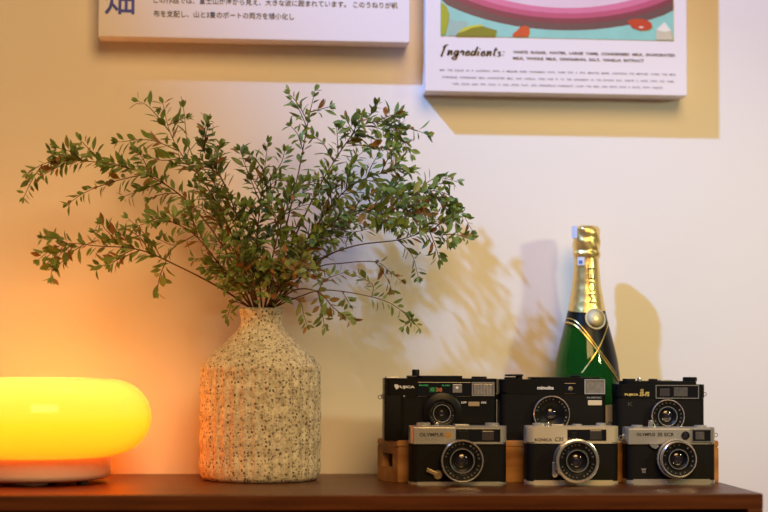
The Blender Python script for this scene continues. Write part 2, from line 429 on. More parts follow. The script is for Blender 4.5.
# heading in brush script: strokes
def strokes(lines, x0, z0, sc, rad, sh=.25):
    bm = bmesh.new()
    for ln in lines:
        pts = catmull([Vector((x+sh*y, 0, y)) for x, y in ln], 5)
        left_, right_ = [], []
        for i, p in enumerate(pts):
            t = (pts[min(i+1, len(pts)-1)]-pts[max(i-1, 0)]).normalized(); nrm = Vector((-t.z, 0, t.x))
            w_ = rad*(.55+.9*abs(t.z))
            left_.append(bm.verts.new((x0+(p.x*sc+nrm.x*w_), YP, z0+(p.z*sc+nrm.z*w_))))
            right_.append(bm.verts.new((x0+(p.x*sc-nrm.x*w_), YP, z0+(p.z*sc-nrm.z*w_))))
        for i in range(len(pts)-1): bm.faces.new((left_[i], left_[i+1], right_[i+1], right_[i]))
    return bm
def letter(ch):
    G = {
     'I': ([[(.2, -.3), (.3, .6), (.5, 2.0)], [(.1, 1.5), (.6, 2.0), (1.0, 2.1)]], 1.1),
     'n': ([[(0, .9), (.2, .9), (.2, 0), (.5, .8), (.8, .9), (.85, .2), (1.1, .1)]], 1.15),
     'g': ([[(.8, .8), (.4, .95), (.1, .4), (.4, .05), (.8, .6), (.8, .9), (.7, -.6), (.2, -.8), (0, -.5), (.7, 0), (1.1, .3)]], 1.15),
     'r': ([[(0, .5), (.25, 1.0), (.3, .8), (.65, .85), (.6, .2), (.9, .1)]], .95),
     'e': ([[(.05, .45), (.6, .6), (.5, .95), (.15, .7), (.15, .15), (.55, .05), (.95, .35)]], .95),
     'd': ([[(.75, .8), (.3, .9), (.05, .35), (.4, .02), (.75, .5), (1.0, 1.8), (.85, .3), (1.15, .1)]], 1.2),
     'i': ([[(.1, .9), (.1, .2), (.4, .1)], [(.2, 1.35), (.27, 1.45)]], .6),
     't': ([[(.35, 1.7), (.25, .3), (.6, .1)], [(0, 1.15), (.8, 1.3)]], .8),
     's': ([[(.7, .9), (.2, .8), (.5, .45), (.6, .1), (0, .05)]], .85),
     ':': ([[(.2, .15), (.27, .25)], [(.25, .8), (.32, .9)]], .6)}
    return G[ch]
lines = []; cx_ = 0
for ch in 'Ingredients:':
    st, adv = letter(ch)
    lines += [[(cx_+x, y) for x, y in s] for s in st]; cx_ += adv*1.12
x, z = pz(440.5, 55)
heading = strokes(lines, x, z, 66*S/cx_, .00085)
flat(right, 'heading', [heading], M_black_ink, -.0001)
bm = bmesh.new()
for s, xa, xb, ym, h, sl in (('WHITE SUGAR, WATER, LARGE YAMS, CONDENSED MILK, EVAPORATED', 513, 675, 52.6, 3.3, 2.6),
                             ('MILK, WHOLE MILK, CINNAMON, SALT, VANILLA EXTRACT', 513, 644, 58.6, 3.3, 2.1)):
    x, z = pz(xa, ym+h/2); xr, zr = pz(xb, ym+h/2+sl*.9); text_front(bm, s.replace(' ', '  '), x, (z+zr)/2, xr-x, h*S, YP, .030)
flat(right, 'ingredients_text', [bm], plain('grey_print_ink', (.10, .09, .11), .5), 0)
bm = bmesh.new()
for s, xa, xb, ym in (('MIX THE SUGAR IN A SAUCEPAN WITH A MEDIUM SIZED CINNAMON STICK. THEN STIR A FEW MINUTES MORE. CONTINUE THE MIXTURE. WHISK THE MILK,', 440, 676, 69.8),
                      ('SWEETENED CONDENSED MILK, EVAPORATED MILK, AND VANILLA. THEN ADD IT TO THE CINNAMON IN THE BOILING PAN. CREATE A PASTE WITH THE YAMS,', 442, 674, 76.8),
                      ('THEN COOK AND STIR. COOL IT AND AFTER THAT, ADD REFRIGERATE OVERNIGHT. COOK THE MILK AND SERVE WITH A PLATE, WITH CHILLED.', 452, 663, 83.3)):
    x, z = pz(xa, ym+1.5); xr, zr = pz(xb, ym+1.5+4.3); text_front(bm, s.replace(' ', '   '), x, (z+zr)/2, xr-x, 2.2*S, YP, .012)
flat(right, 'method_text', [bm], plain('thin_print_ink', (.26, .24, .29), .5), 0)

# ================================================================== LAMP
LX, LY = -.2295, -.150
lampo = tag(empty('table_lamp', (LX, LY, TOP)), 'glowing amber glass mushroom lamp on a white round base, at the left', 'lamp')
RS, RB = .1415, .092
prof = []
zc, hh = .0800, .0480                        # shade centre height, half height
tr_ = .056                                   # side roundness
# outer shell: flattened ring with a dished top, one continuous wall
def sup(a, e): c = math.cos(a); return math.copysign(abs(c)**e, c)
for i in range(25):
    a = R(-90+180*i/24)
    prof.append((RS-tr_+tr_*sup(a, .95), zc+hh*math.copysign(abs(math.sin(a))**.95, math.sin(a))))
top_in = [(.070, zc+hh-.0005), (.058, zc+hh-.004), (.045, zc+hh-.010), (.025, zc+hh-.014), (0, zc+hh-.015)]
prof = [(RB-.006, zc-hh+.001)]+prof+top_in
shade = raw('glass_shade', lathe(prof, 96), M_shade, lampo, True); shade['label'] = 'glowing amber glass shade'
bm = lathe([(0, .006), (RB-.006, .006), (RB-.002, .0085), (RB, .013), (RB, .0335), (RB-.002, .0345), (0, .0345)], 96)
obj('base', bm, M_lampbase, lampo, True, sharp=50)
for k in range(3):
    a = R(-38+120*k)
    obj('foot', lathe([(0, 0), (.006, 0), (.007, .002), (.007, .0062), (0, .0062)], 20, Matrix.Translation((.078*math.cos(a), .078*math.sin(a), 0))), M_rubber, lampo)
cpts = catmull([Vector(q)-Vector((LX, LY, TOP)) for q in ((-.245, -.205, .7528), (-.225, -.222, .7522), (-.21, -.205, .7528), (-.23, -.12, .7528), (-.28, -.05, .7522), (-.36, -.03, .7522))], 8)
obj('power_cord', tube(cpts, .0018, 8), M_cord, lampo, True)
M_glow_ring = bpy.data.materials.new('light_ring'); M_glow_ring.use_nodes = True
nt = M_glow_ring.node_tree; nt.nodes.remove(nt.nodes['Principled BSDF']); em = nt.nodes.new('ShaderNodeEmission')
em.inputs['Color'].default_value = (1.0, .92, .5, 1); em.inputs['Strength'].default_value = 6.5
nt.links.new(em.outputs[0], nt.nodes['Material Output'].inputs['Surface'])
obj('light_ring', lathe([(.085+.006*math.cos(R(t)), .100+.006*math.sin(R(t))) for t in range(0, 361, 30)], 64), M_glow_ring, lampo, True)  # added unseen ring, set high so the shade's top glows brighter

# ================================================================== VASE
VX, VY = .0470, -.1055
vase = tag(empty('bottle_vase', (VX, VY, TOP)), 'cream ceramic bottle vase with brown pitted speckles holding leafy branches', 'vase')
VR = .0757
outer = [(0, .0), (.066, .0), (.072, .0012), (VR-.0012, .005), (VR, .010)]
for i in range(1, 30): outer.append((VR+.0006*math.sin(i*.9), .010+(.142-.010)*i/29))
outer += [(VR-.0012, .146), (VR-.005, .1495), (.0685, .153), (.062, .159), (.0545, .1665), (.047, .172), (.040, .179), (.0335, .1855), (.0290, .191), (.0262, .196), (.0254, .201), (.0264, .207), (.0280, .2125), (.0284, .2155), (.0270, .2172)]
inner = [(.0245, .2165), (.0228, .208), (.022, .198), (.028, .186), (.06, .155), (.071, .14), (.071, .01), (0, .008)]
def ribs(r, z, a):
    k = max(0, min(1, (z-.006)/.01))*max(0, min(1, (.150-z)/.008)) if r > .07 else 0
    return r + k*.0018*(abs(math.cos(a*17))**1.3-.5)
raw('vase_body', lathe([(r, z) for r, z in outer+inner], 272, None, ribs), M_vase, vase, True)

# ================================================================== BRANCHES
def leaf(bm, lay, base, d, nrm, L, W, tone, curl):
    d = d.normalized(); s = d.cross(nrm).normalized(); n = s.cross(d).normalized()
    prof = [(0, .0), (.12, .10), (.34, .43), (.56, .50), (.78, .34), (.93, .13), (1, .0)]
    rows = []
    for t, wv in prof:
        c = base + d*(L*t) + n*(curl*L*t*t)
        if wv == 0: rows.append([bm.verts.new(c)])
        else: rows.append([bm.verts.new(c - s*(W*wv) + n*(.16*W*wv*2)), bm.verts.new(c), bm.verts.new(c + s*(W*wv) + n*(.16*W*wv*2))])
    fs = []
    for a, b in zip(rows, rows[1:]):
        if len(a) == 1: fs += [bm.faces.new((a[0], b[1], b[0])), bm.faces.new((a[0], b[2], b[1]))]
        elif len(b) == 1: fs += [bm.faces.new((a[0], a[1], b[0])), bm.faces.new((a[1], a[2], b[0]))]
        else: fs += [bm.faces.new((a[0], a[1], b[1], b[0])), bm.faces.new((a[1], a[2], b[2], b[1]))]
    for r in rows:
        for v in r: v[lay] = tone

def resample(pts, step):
    out = [pts[0]]; acc = 0
    for a, b in zip(pts, pts[1:]):
        d = (b-a).length; 
        if d < 1e-9: continue
        while acc + d >= step:
            t = (step-acc)/d; a = a.lerp(b, t); out.append(a.copy()); d = (b-a).length; acc = 0
            if d < 1e-9: break
        acc += d
    return out

def run_leaves(rnd, bm, lay, pts, f0, tone, size, dens, stembm):
    q = resample(pts, .0060/dens); n = len(q)
    for i in range(1, n):
        f = i/(n-1)
        if f < f0: continue
        t = (q[min(i+1, n-1)]-q[i-1]).normalized()
        ang = rnd.random()*6.28; base = q[i]
        a = t.orthogonal().normalized(); a.rotate(Matrix.Rotation(ang, 3, t))
        for sgn in (1, -1):
            if rnd.random() < .12: continue
            side = a*sgn
            d = (side*rnd.uniform(.7, 1.1) + t*rnd.uniform(.35, .9) + Vector((0, 0, rnd.uniform(-.35, .2)))).normalized()
            nrm = (t*1.0 + Vector((rnd.uniform(-.5, .5), rnd.uniform(-.9, .2), rnd.uniform(.1, .9)))).normalized()
            L = 1.45*size*rnd.uniform(.6, 1.15)*(1-.35*f**3); W = L*rnd.uniform(.30, .44)
            tn = min(1, max(0, tone+rnd.gauss(0, .17)))
            if rnd.random() < .08: tn = rnd.uniform(.86, 1)
            leaf(bm, lay, base+d*.0016, d, nrm, L, W, tn, rnd.uniform(-.22, .12))
    # leaf pair at the tip
    t = (q[-1]-q[max(0, n-3)]).normalized()
    for k in range(3):
        d = (t + Vector((rnd.uniform(-.5, .5), rnd.uniform(-.5, .5), rnd.uniform(-.5, .5)))).normalized()
        leaf(bm, lay, q[-1], d, Vector((rnd.uniform(-.5, .5), -1, .4)), size*.7, size*.28, min(1, max(0, tone+rnd.gauss(0, .1))), 0)

ROOT = Vector((VX, VY, TOP+.012))
def branch(label, path, tipY, twigs=(), f0=.3, tone=.35, size=.0150, dens=1.0, thick=.0012, rootoff=(0, 0), green=False, auto=5, seed=0):
    rnd = random.Random(seed*31+5)
    if f0 < .4: f0 *= .45; auto *= 1.6
    ry = VY+rootoff[1]
    def depth(f): return ry+(tipY-ry)*min(1, f)**.85
    # path length fractions in the photograph give the depth along the branch
    def to3(pl, fa, fb):
        L = [0]
        for a, b in zip(pl, pl[1:]): L.append(L[-1]+math.hypot(b[0]-a[0], b[1]-a[1]))
        return [P(p[0], p[1], depth(fa+(fb-fa)*l/L[-1])) for p, l in zip(pl, L)]
    m3 = to3(path, 0, 1)
    # the part standing inside the vase neck
    neck = Vector((VX+rootoff[0], ry, TOP+.218))
    foot = Vector((VX-rootoff[0]*1.6, VY-rootoff[1]*1.6, TOP+.02+rnd.random()*.02))
    m3 = [neck]+m3[1:]
    main = catmull(m3, 8)
    inn = [foot.lerp(neck, t) for t in (0, .35, .7)]
    root = empty('leafy_branch', foot)
    tag(root, label, 'branch', 'leafy branches in the vase')
    sbm = bmesh.new(); lbm = bmesh.new(); lay = lbm.verts.layers.float.new('tone')
    allp = inn+main; N_ = len(allp)
    merge(sbm, tube(allp, [thick*(1.15-.85*i/(N_-1)) for i in range(N_)], 6))
    run_leaves(rnd, lbm, lay, main, f0, tone, size, dens, sbm)
    def twig(pts, sz):
        n = len(pts); merge(sbm, tube(pts, [thick*(.62-.35*i/(n-1)) for i in range(n)], 5))
        run_leaves(rnd, lbm, lay, pts, .12, tone, sz, dens, sbm)
    for tw in twigs:
        # start on the main stem at the nearest point
        s = min(main, key=lambda v: (v-P(tw[0][0], tw[0][1], v.y)).length)
        k = main.index(s); fs = k/(len(main)-1)
        dy = rnd.uniform(-.03, .03); pl = tw
        ps = [s]+[P(x, y, min(-.018, s.y+dy*(j+1)/(len(pl)-1))) for j, (x, y) in enumerate(pl[1:])]
        twig(catmull(ps, 6), size*.95)
    for j in range(int(auto*1.5)):                    # short side shoots
        f = rnd.uniform(max(.10, f0-.02), .92); k = int(f*(len(main)-2)); s = main[k]; t = (main[k+1]-main[k]).normalized()
        a = t.orthogonal().normalized(); a.rotate(Matrix.Rotation(rnd.random()*6.28, 3, t)); a.y *= .7
        ln = rnd.uniform(.024, .050)
        d = (t*.8+a*.8+Vector((0, 0, .1))).normalized()
        ps = [s, s+d*ln*.5, s+d*ln+Vector((0, 0, -ln*.15))]
        for v in ps: v.y = min(v.y, -.016)
        twig(catmull(ps, 4), size*.9)
    for bmx in (sbm, lbm): bmx.transform(Matrix.Translation(-foot))
    for v in lbm.verts:
        if v.co.y+foot.y > -.004: v.co.y = -.004-foot.y
    raw('stem', sbm, M_stem_green if green else M_stem, root, True)
    raw('foliage', lbm, M_leaf, root, True)
    return root

B = [
 ('leafy branch arching out furthest left, its tip drooping over the lamp side', [(254,312),(225,250),(188,202),(145,174),(95,162),(50,162),(27,174)], -.17, [[(100,163),(90,150),(80,140)],[(145,174),(112,182),(86,192),(66,205)],[(70,160),(52,170),(42,176)],[(160,180),(125,196)]], .40, .42, dict(rootoff=(-.012,.004), auto=7)),
 ('leafy branch with a loose tuft of larger leaves at the upper left', [(257,312),(234,240),(208,188),(184,158),(170,132),(163,104)], -.10, [[(170,132),(150,108),(138,101)],[(168,125),(185,118),(189,120)],[(180,150),(150,140),(118,142)],[(184,158),(160,160),(132,150)]], .45, .30, dict(rootoff=(-.009,-.004), auto=2, size=.0168, dens=.75)),
 ('thin bare green sprig standing straight up at the upper left', [(259,312),(240,240),(215,185),(190,150),(184,112),(181,96)], -.15, [[(190,150),(200,140),(215,135)]], .55, .5, dict(rootoff=(-.006,.006), auto=0, dens=.35, thick=.001, green=True)),
 ('short leafy branch filling the gap left of the vase neck, pointing left', [(255,312),(222,268),(195,235),(172,222),(150,214)], -.18, [[(195,235),(175,245),(160,240)],[(210,250),(190,215)]], .35, .45, dict(rootoff=(-.013,-.006), auto=5)),
 ('low leafy branch reaching left just above the lamp glow', [(252,312),(222,289),(182,268),(140,250),(98,246),(64,244),(46,258)], -.19, [[(140,250),(112,262),(96,268)],[(125,248),(108,232),(100,222)],[(168,262),(160,276),(157,292)],[(150,254),(138,236),(122,228)],[(160,258),(150,240),(128,218)]], .42, .40, dict(rootoff=(-.015,.0), auto=6)),
 ('tiny sprig drooping over the left lip of the vase', [(250,312),(240,303),(233,302),(229,312),(227,322)], -.135, [], .35, .35, dict(rootoff=(-.016,-.008), auto=0, size=.011, thick=.0008)),
 ('leafy branch leaning left of centre, top just under the left panel shadow', [(260,312),(246,245),(226,188),(206,155),(198,140)], -.16, [[(226,188),(215,160),(222,142)],[(240,230),(215,200),(190,185)],[(235,215),(212,178)]], .30, .35, dict(rootoff=(-.005,-.010), auto=6)),
 ('upright leafy branch in the middle of the bunch', [(262,312),(257,245),(262,190),(268,142)], -.17, [[(260,200),(247,170),(240,150)],[(262,190),(280,165),(285,150)],[(258,235),(240,205)]], .22, .30, dict(rootoff=(0,-.012), auto=7, size=.016)),
 ('inner branch crossing low through the left half of the bunch', [(258,312),(240,265),(218,222),(196,188)], -.065, [[(240,265),(225,245),(205,240)],[(225,235),(210,200)]], .25, .6, dict(rootoff=(-.006,.008), auto=6)),
 ('tallest leafy branch, its tip standing above all the others', [(265,312),(284,235),(299,170),(308,122),(316,86)], -.13, [[(308,125),(298,108),(288,97)],[(311,110),(325,108),(333,106)],[(303,150),(298,135),(290,125)]], .42, .40, dict(rootoff=(.004,.004), auto=1, dens=.7)),
 ('leafy branch curving over towards the upper right and drooping at its tip', [(268,312),(298,230),(330,168),(362,126),(392,126),(412,156)], -.12, [[(365,126),(372,112),(378,104)],[(345,145),(380,148),(396,150)],[(335,160),(322,142),(310,136)],[(355,135),(345,118)],[(385,125),(400,135),(405,150)]], .42, .30, dict(rootoff=(.008,.006), auto=8, size=.0155)),
 ('leafy branch in the right half, below the one curving to the upper right', [(268,312),(308,238),(346,190),(385,172),(408,172)], -.18, [[(346,190),(350,165),(365,150)],[(330,210),(330,180),(322,165)],[(370,178),(390,195),(405,200)]], .38, .35, dict(rootoff=(.010,-.004), auto=8)),
 ('leafy branch arching out furthest right, its tip hanging over the cameras', [(270,312),(318,242),(368,208),(415,192),(450,196),(472,230)], -.14, [[(415,192),(436,178),(458,182)],[(430,194),(448,210),(462,214)],[(400,196),(420,212),(432,222)],[(380,203),(400,180),(415,168)],[(440,194),(452,205),(458,236)]], .48, .33, dict(rootoff=(.012,.003), auto=9)),
 ('branch with a long bare stem reaching right and a leafy end hanging down', [(271,312),(318,262),(354,246),(398,240),(430,232),(452,245)], -.20, [[(398,240),(412,255),(418,276)],[(430,232),(436,248),(440,262)],[(410,238),(400,225),(405,215)],[(415,236),(432,222),(448,225)]], .72, .30, dict(rootoff=(.013,-.006), auto=3)),
 ('thin branch with a few dark leaves at its end, above the lowest right sprig', [(270,312),(312,270),(345,263),(376,262),(390,272),(403,282)], -.10, [[(376,262),(388,280),(392,292)]], .78, .85, dict(rootoff=(.008,.010), auto=0, thick=.001, size=.013)),
 ('lowest branch on the right, hanging down towards the cameras', [(270,312),(296,298),(325,290),(372,297),(398,308),(421,330)], -.17, [[(372,297),(372,284),(352,274)],[(400,310),(412,318),(402,328)],[(345,293),(350,305)]], .62, .35, dict(rootoff=(.015,-.003), auto=0, thick=.001, size=.0125, dens=.9)),
 ('short drooping branch right of the vase neck ending in a pair of long leaves', [(269,312),(295,290),(318,292),(334,308),(350,320)], -.20, [[(318,292),(325,280),(345,272)]], .5, .6, dict(rootoff=(.011,-.011), auto=1, size=.014)),
 ('small sprig hanging over the right lip of the vase', [(273,312),(288,298),(300,302),(304,316),(308,328)], -.155, [], .4, .75, dict(rootoff=(.016,-.008), auto=0, thick=.0008, size=.011)),
 ('upright inner branch just right of the middle', [(265,312),(274,250),(288,205),(300,180)], -.19, [[(274,250),(290,235),(300,225)],[(280,230),(270,200)]], .25, .4, dict(rootoff=(.004,-.012), auto=7, size=.016)),
 ('dense inner branch pointing right at half the height of the bunch', [(266,312),(298,262),(332,230),(368,218)], -.06, [[(298,262),(320,258),(340,250)],[(320,240),(330,215)]], .28, .5, dict(rootoff=(.006,.012), auto=7)),
 ('leafy branch through the right half, in front of the long bare stem', [(267,312),(304,250),(348,214),(395,208),(418,214)], -.21, [[(348,214),(362,200),(380,190)],[(330,228),(350,232),(372,228)],[(395,208),(412,225)]], .35, .35, dict(rootoff=(.009,-.010), auto=8)),
 ('short leafy shoot low in the bunch, above the vase lip at left', [(259,312),(252,285),(240,262),(234,246)], -.175, [], .2, .6, dict(rootoff=(-.008,-.012), auto=4)),
 ('short leafy shoot low in the bunch, above the vase lip at right', [(267,312),(282,285),(296,268),(306,258)], -.18, [], .2, .65, dict(rootoff=(.008,-.013), auto=4)),
]
for i, (lb, path, ty, tw, f0, tone, kw) in enumerate(B):
    branch(lb, path, ty, tw, f0, tone, seed=i+1, **kw)

# ================================================================== BOTTLE
BXc, BYc = P(586.5, 300, -.0635).x, -.0635
bot = tag(empty('champagne_bottle', (BXc, BYc, TOP)), 'green champagne bottle with gold foil neck, behind the back row of cameras', 'bottle')
def zb_(py): return P(586, py, BYc).z-TOP
BR = .0438
bprof = [(0, .004), (.030, .001), (.040, 0), (.0432, .003), (BR, .008), (BR, .118), (.0430, .133), (.0405, .152), (.0360, .172), (.0305, .192), (.0255, .212), (.0215, .232), (.0185, .252), (.0168, .272), (.0155, .290), (.0150, .318), (.0145, .322), (0, .3225)]
def br(z):
    for (r0, z0), (r1, z1) in zip(bprof[3:], bprof[4:]):
        if z0 <= z <= z1:
            t = (z-z0)/(z1-z0) if z1 > z0 else 0; t2 = t
            return r0+(r1-r0)*t2
    return .0145
raw('glass_body', lathe(bprof, 96), M_glass, bot, True)
def wrap_patch(z_lo, z_hi, offs, a0=0, a1=360, nz=24, na=96):
    bm = bmesh.new(); grid = []
    for i in range(na+1):
        a = R(a0+(a1-a0)*i/na); lo = z_lo(math.degrees(a)) if callable(z_lo) else z_lo; hi = z_hi(math.degrees(a)) if callable(z_hi) else z_hi
        col = []
        for j in range(nz+1):
            z = lo+(hi-lo)*j/nz; r = br(z)+offs; col.append(bm.verts.new((r*math.cos(a), r*math.sin(a), z)))
        grid.append(col)
    for i in range(na):
        for j in range(nz):
            bm.faces.new((grid[i][j], grid[i+1][j], grid[i+1][j+1], grid[i][j+1]))
    if abs(a1-a0-360) < 1e-6: bmesh.ops.remove_doubles(bm, verts=bm.verts, dist=1e-6)
    return bm
# angle 270 faces the room; camera sees it from slightly left
AC = 270-math.degrees(math.atan2(BXc-CAM.x, BYc-CAM.y))
def sx(a):                                    # sideways position on the bottle, -1..1 seen from the front
    return math.sin(R(a-AC))
Z_foil = .219
def foil_lo(a): return Z_foil-.004*math.cos(R(a-AC))
raw('neck_foil', wrap_patch(foil_lo, .292, .0005), M_foil, bot, True)
def line1(s): return .183-.0412*s-.0222*s*s
def band_lo(a):                               # the sash: its two gold edges cross in front
    s = sx(a); front = math.cos(R(a-AC))
    la = .196-.046*(s+1)-.018*max(0, s)**2*0
    return max(.118, line1(s)) if front > 0 else .190
raw('neck_band', wrap_patch(band_lo, lambda a: foil_lo(a)+.001, .0003, nz=30), M_black, bot, True)['label'] = 'black sash below the gold foil'
def edge_strip(fn, s0, s1, wdt=.0011):
    pts = []
    for i in range(41):
        s = s0+(s1-s0)*i/40; a = AC+math.degrees(math.asin(max(-.995, min(.995, s)))); z = fn(s); r = br(z)+.0008
        pts.append(Vector((r*math.cos(R(a)), r*math.sin(R(a)), z)))
    return tube(pts, wdt, 6)
M_goldline = plain('gold_line', (.85, .62, .18), .3, .8)
bm = edge_strip(line1, -.99, .93)
merge(bm, edge_strip(lambda s: line1(s)+.0055, -.99, .88, .0006))
merge(bm, edge_strip(lambda s: .1445+.058*s, -.14, .97, .0009))
obj('sash_edge', bm, M_goldline, bot, True)
# crumpled capsule over the cork and wire
rc = random.Random(4); ph = [(rc.random()*6.28, rc.randint(3, 9), rc.uniform(.2, 1)) for _ in range(7)]
def crump(r, z, a):
    if r < .004: return r
    return r*(1+.034*sum(w_*math.sin(k*a+p+z*260*(.4+w_)) for p, k, w_ in ph)/2)
cap = [(.0165, .2865), (.0178, .289), (.0186, .293), (.0172, .297), (.0180, .303), (.0184, .309), (.0178, .314), (.0182, .320), (.0175, .3255), (.0150, .329), (.009, .3305), (0, .331)]
capd = []
for (a0_, b0_), (a1_, b1_) in zip(cap, cap[1:]):
    for k in range(4): capd.append((a0_+(a1_-a0_)*k/4, b0_+(b1_-b0_)*k/4))
capd.append(cap[-1])
raw('capsule', lathe(capd, 72, None, crump), M_foil, bot, True)['label'] = 'crumpled gold foil capsule'
# seal
bm = lathe([(0, .0016), (.0124, .0013), (.0132, .0017), (.0142, .0010), (.0144, 0)], 40)
az = R(AC+24); zs = .2065
rr = br(zs)+.0012
tilt = math.atan2(br(zs-.01)-br(zs+.01), .02)
Mx = Matrix.Translation((rr*math.cos(az), rr*math.sin(az), zs)) @ Matrix.Rotation(az, 4, 'Z') @ Matrix.Rotation(R(90)-tilt, 4, 'Y')
bm.transform(Mx)
M_seal = plain('pale_gold_seal', (.78, .66, .36), .7, .0, noise=.15, scale=300)
seal = raw('seal', bm, M_seal, bot, True); seal['label'] = 'round pale gold seal'
bm = lathe([(0, .0020), (.0032, .0020), (.0038, .0013)], 5); bm.transform(Mx)
obj('star', bm, M_brass, seal)
# lettering up the neck
bm = text_bm('MOËT', Matrix.Identity(4), .0, (1, 1))
z0_, z1_ = .227, .278; w_t = .0125
for v in bm.verts:
    z = z0_+(z1_-z0_)*v.co.x; up_ = v.co.y-.5           # letters read upwards, tops to the left
    r = br(z)+.0011; a = R(AC+17)-up_*w_t/r*1.0
    v.co = Vector((r*math.cos(a), r*math.sin(a), z))
raw('neck_lettering', bm, plain('brown_black_ink', (.03, .02, .01), .4), bot)
# paper tag on the capsule, and body label
M_tag = plain('tag_paper', (.70, .76, .86), .6, noise=.05)
def cyl_patch(r, z0, z1, a0, a1, n=10):
    bm = bmesh.new(); prev = None
    for i in range(n+1):
        a = R(a0+(a1-a0)*i/n); c = (bm.verts.new((r*math.cos(a), r*math.sin(a), z0)), bm.verts.new((r*math.cos(a), r*math.sin(a), z1)))
        if prev: bm.faces.new((prev[0], c[0], c[1], prev[1]))
        prev = c
    return bm
bm = cyl_patch(.0196, .313, .329, AC-78, AC-38); raw('price_tag', bm, M_tag, bot)['label'] = 'pale blue tag stuck on the foil capsule'
bm = cyl_patch(.0182, .277, .288, AC-40, AC-8)
raw('price_tag', bm, M_tag, bot)['label'] = 'small pale blue price tag'
bm = cyl_patch(.0185, .279, .2835, AC-32, AC-16); raw('tag_print', bm, plain('tag_ink', (.12, .20, .5), .5), bot)
M_label = plain('cream_label', (.85, .80, .66), .5, noise=.03)
bl = raw('body_label', cyl_patch(BR+.0005, .028, .095, AC-80, AC+80, 40), M_label, bot, True)
bm = text_bm('MOËT & CHANDON', Matrix.Identity(4), .01, (1, 1))
for v in bm.verts:
    a = R(AC-55+110*v.co.x); r = BR+.0009; v.co = Vector((r*math.cos(a), r*math.sin(a), .066+.009*v.co.y))
raw('label_lettering', bm, M_black_ink, bl)

# ================================================================== CRATE
CZ = .0525
crate = tag(empty('wooden_crate', (.41, -.138, TOP)), 'low orange-brown wooden crate raising the back row of cameras', 'crate')
co = crate.location
fx0, fx1, bx0, bx1, fy, by = .2160, .6225, .1955, .6238, -.1710, -.1085
T = .008
def quad_prism(pts, z0, z1, bev=.0012):
    bm = bmesh.new(); lo = [bm.verts.new((x-co.x, y-co.y, z0)) for x, y in pts]; hi = [bm.verts.new((x-co.x, y-co.y, z1)) for x, y in pts]
    bm.faces.new(lo[::-1]); bm.faces.new(hi); n = len(pts)
    for i in range(n): bm.faces.new((lo[i], lo[(i+1) % n], hi[(i+1) % n], hi[i]))
    if bev: bmesh.ops.bevel(bm, geom=bm.edges[:], offset=bev, segments=2, affect='EDGES')
    return bm
obj('front_board', quad_prism([(fx0, fy), (fx1, fy), (fx1, fy+T), (fx0, fy+T)], 0, CZ-T), M_crate, crate)
obj('back_board', quad_prism([(bx0+.004, by-T), (bx1-.001, by-T), (bx1, by), (bx0, by)], 0, CZ-T), M_crate, crate)
obj('top_board', quad_prism([(fx0, fy), (fx1, fy), (bx1, by), (bx0, by)], CZ-T, CZ), M_crate, crate)
# end boards: the left one has a slot to lift it by, cut through
def end_board(p, q, inward):
    p, q = Vector(p), Vector(q); d = (q-p); n = Vector((inward, 0))*T
    bm = bmesh.new()
    def seg(t0, t1, z0, z1):
        a, b = p+d*t0, p+d*t1
        pts = [(a.x, a.y), (b.x, b.y), (b.x+n.x, b.y), (a.x+n.x, a.y)]
        merge(bm, quad_prism(pts, z0, z1, 0))
    seg(0, .26, 0, CZ-T); seg(.84, 1, 0, CZ-T); seg(.26, .84, 0, .018); seg(.26, .84, .035, CZ-T)
    bmesh.ops.remove_doubles(bm, verts=bm.verts, dist=1e-5)
    return bm
e = obj('end_board', end_board((fx0, fy+T+.0003), (bx0+.0028, by-T-.0003), 1), M_crate, crate)
obj('end_board', end_board((fx1, fy+T+.0003), (bx1-.001, by-T-.0003), -1), M_crate, crate)

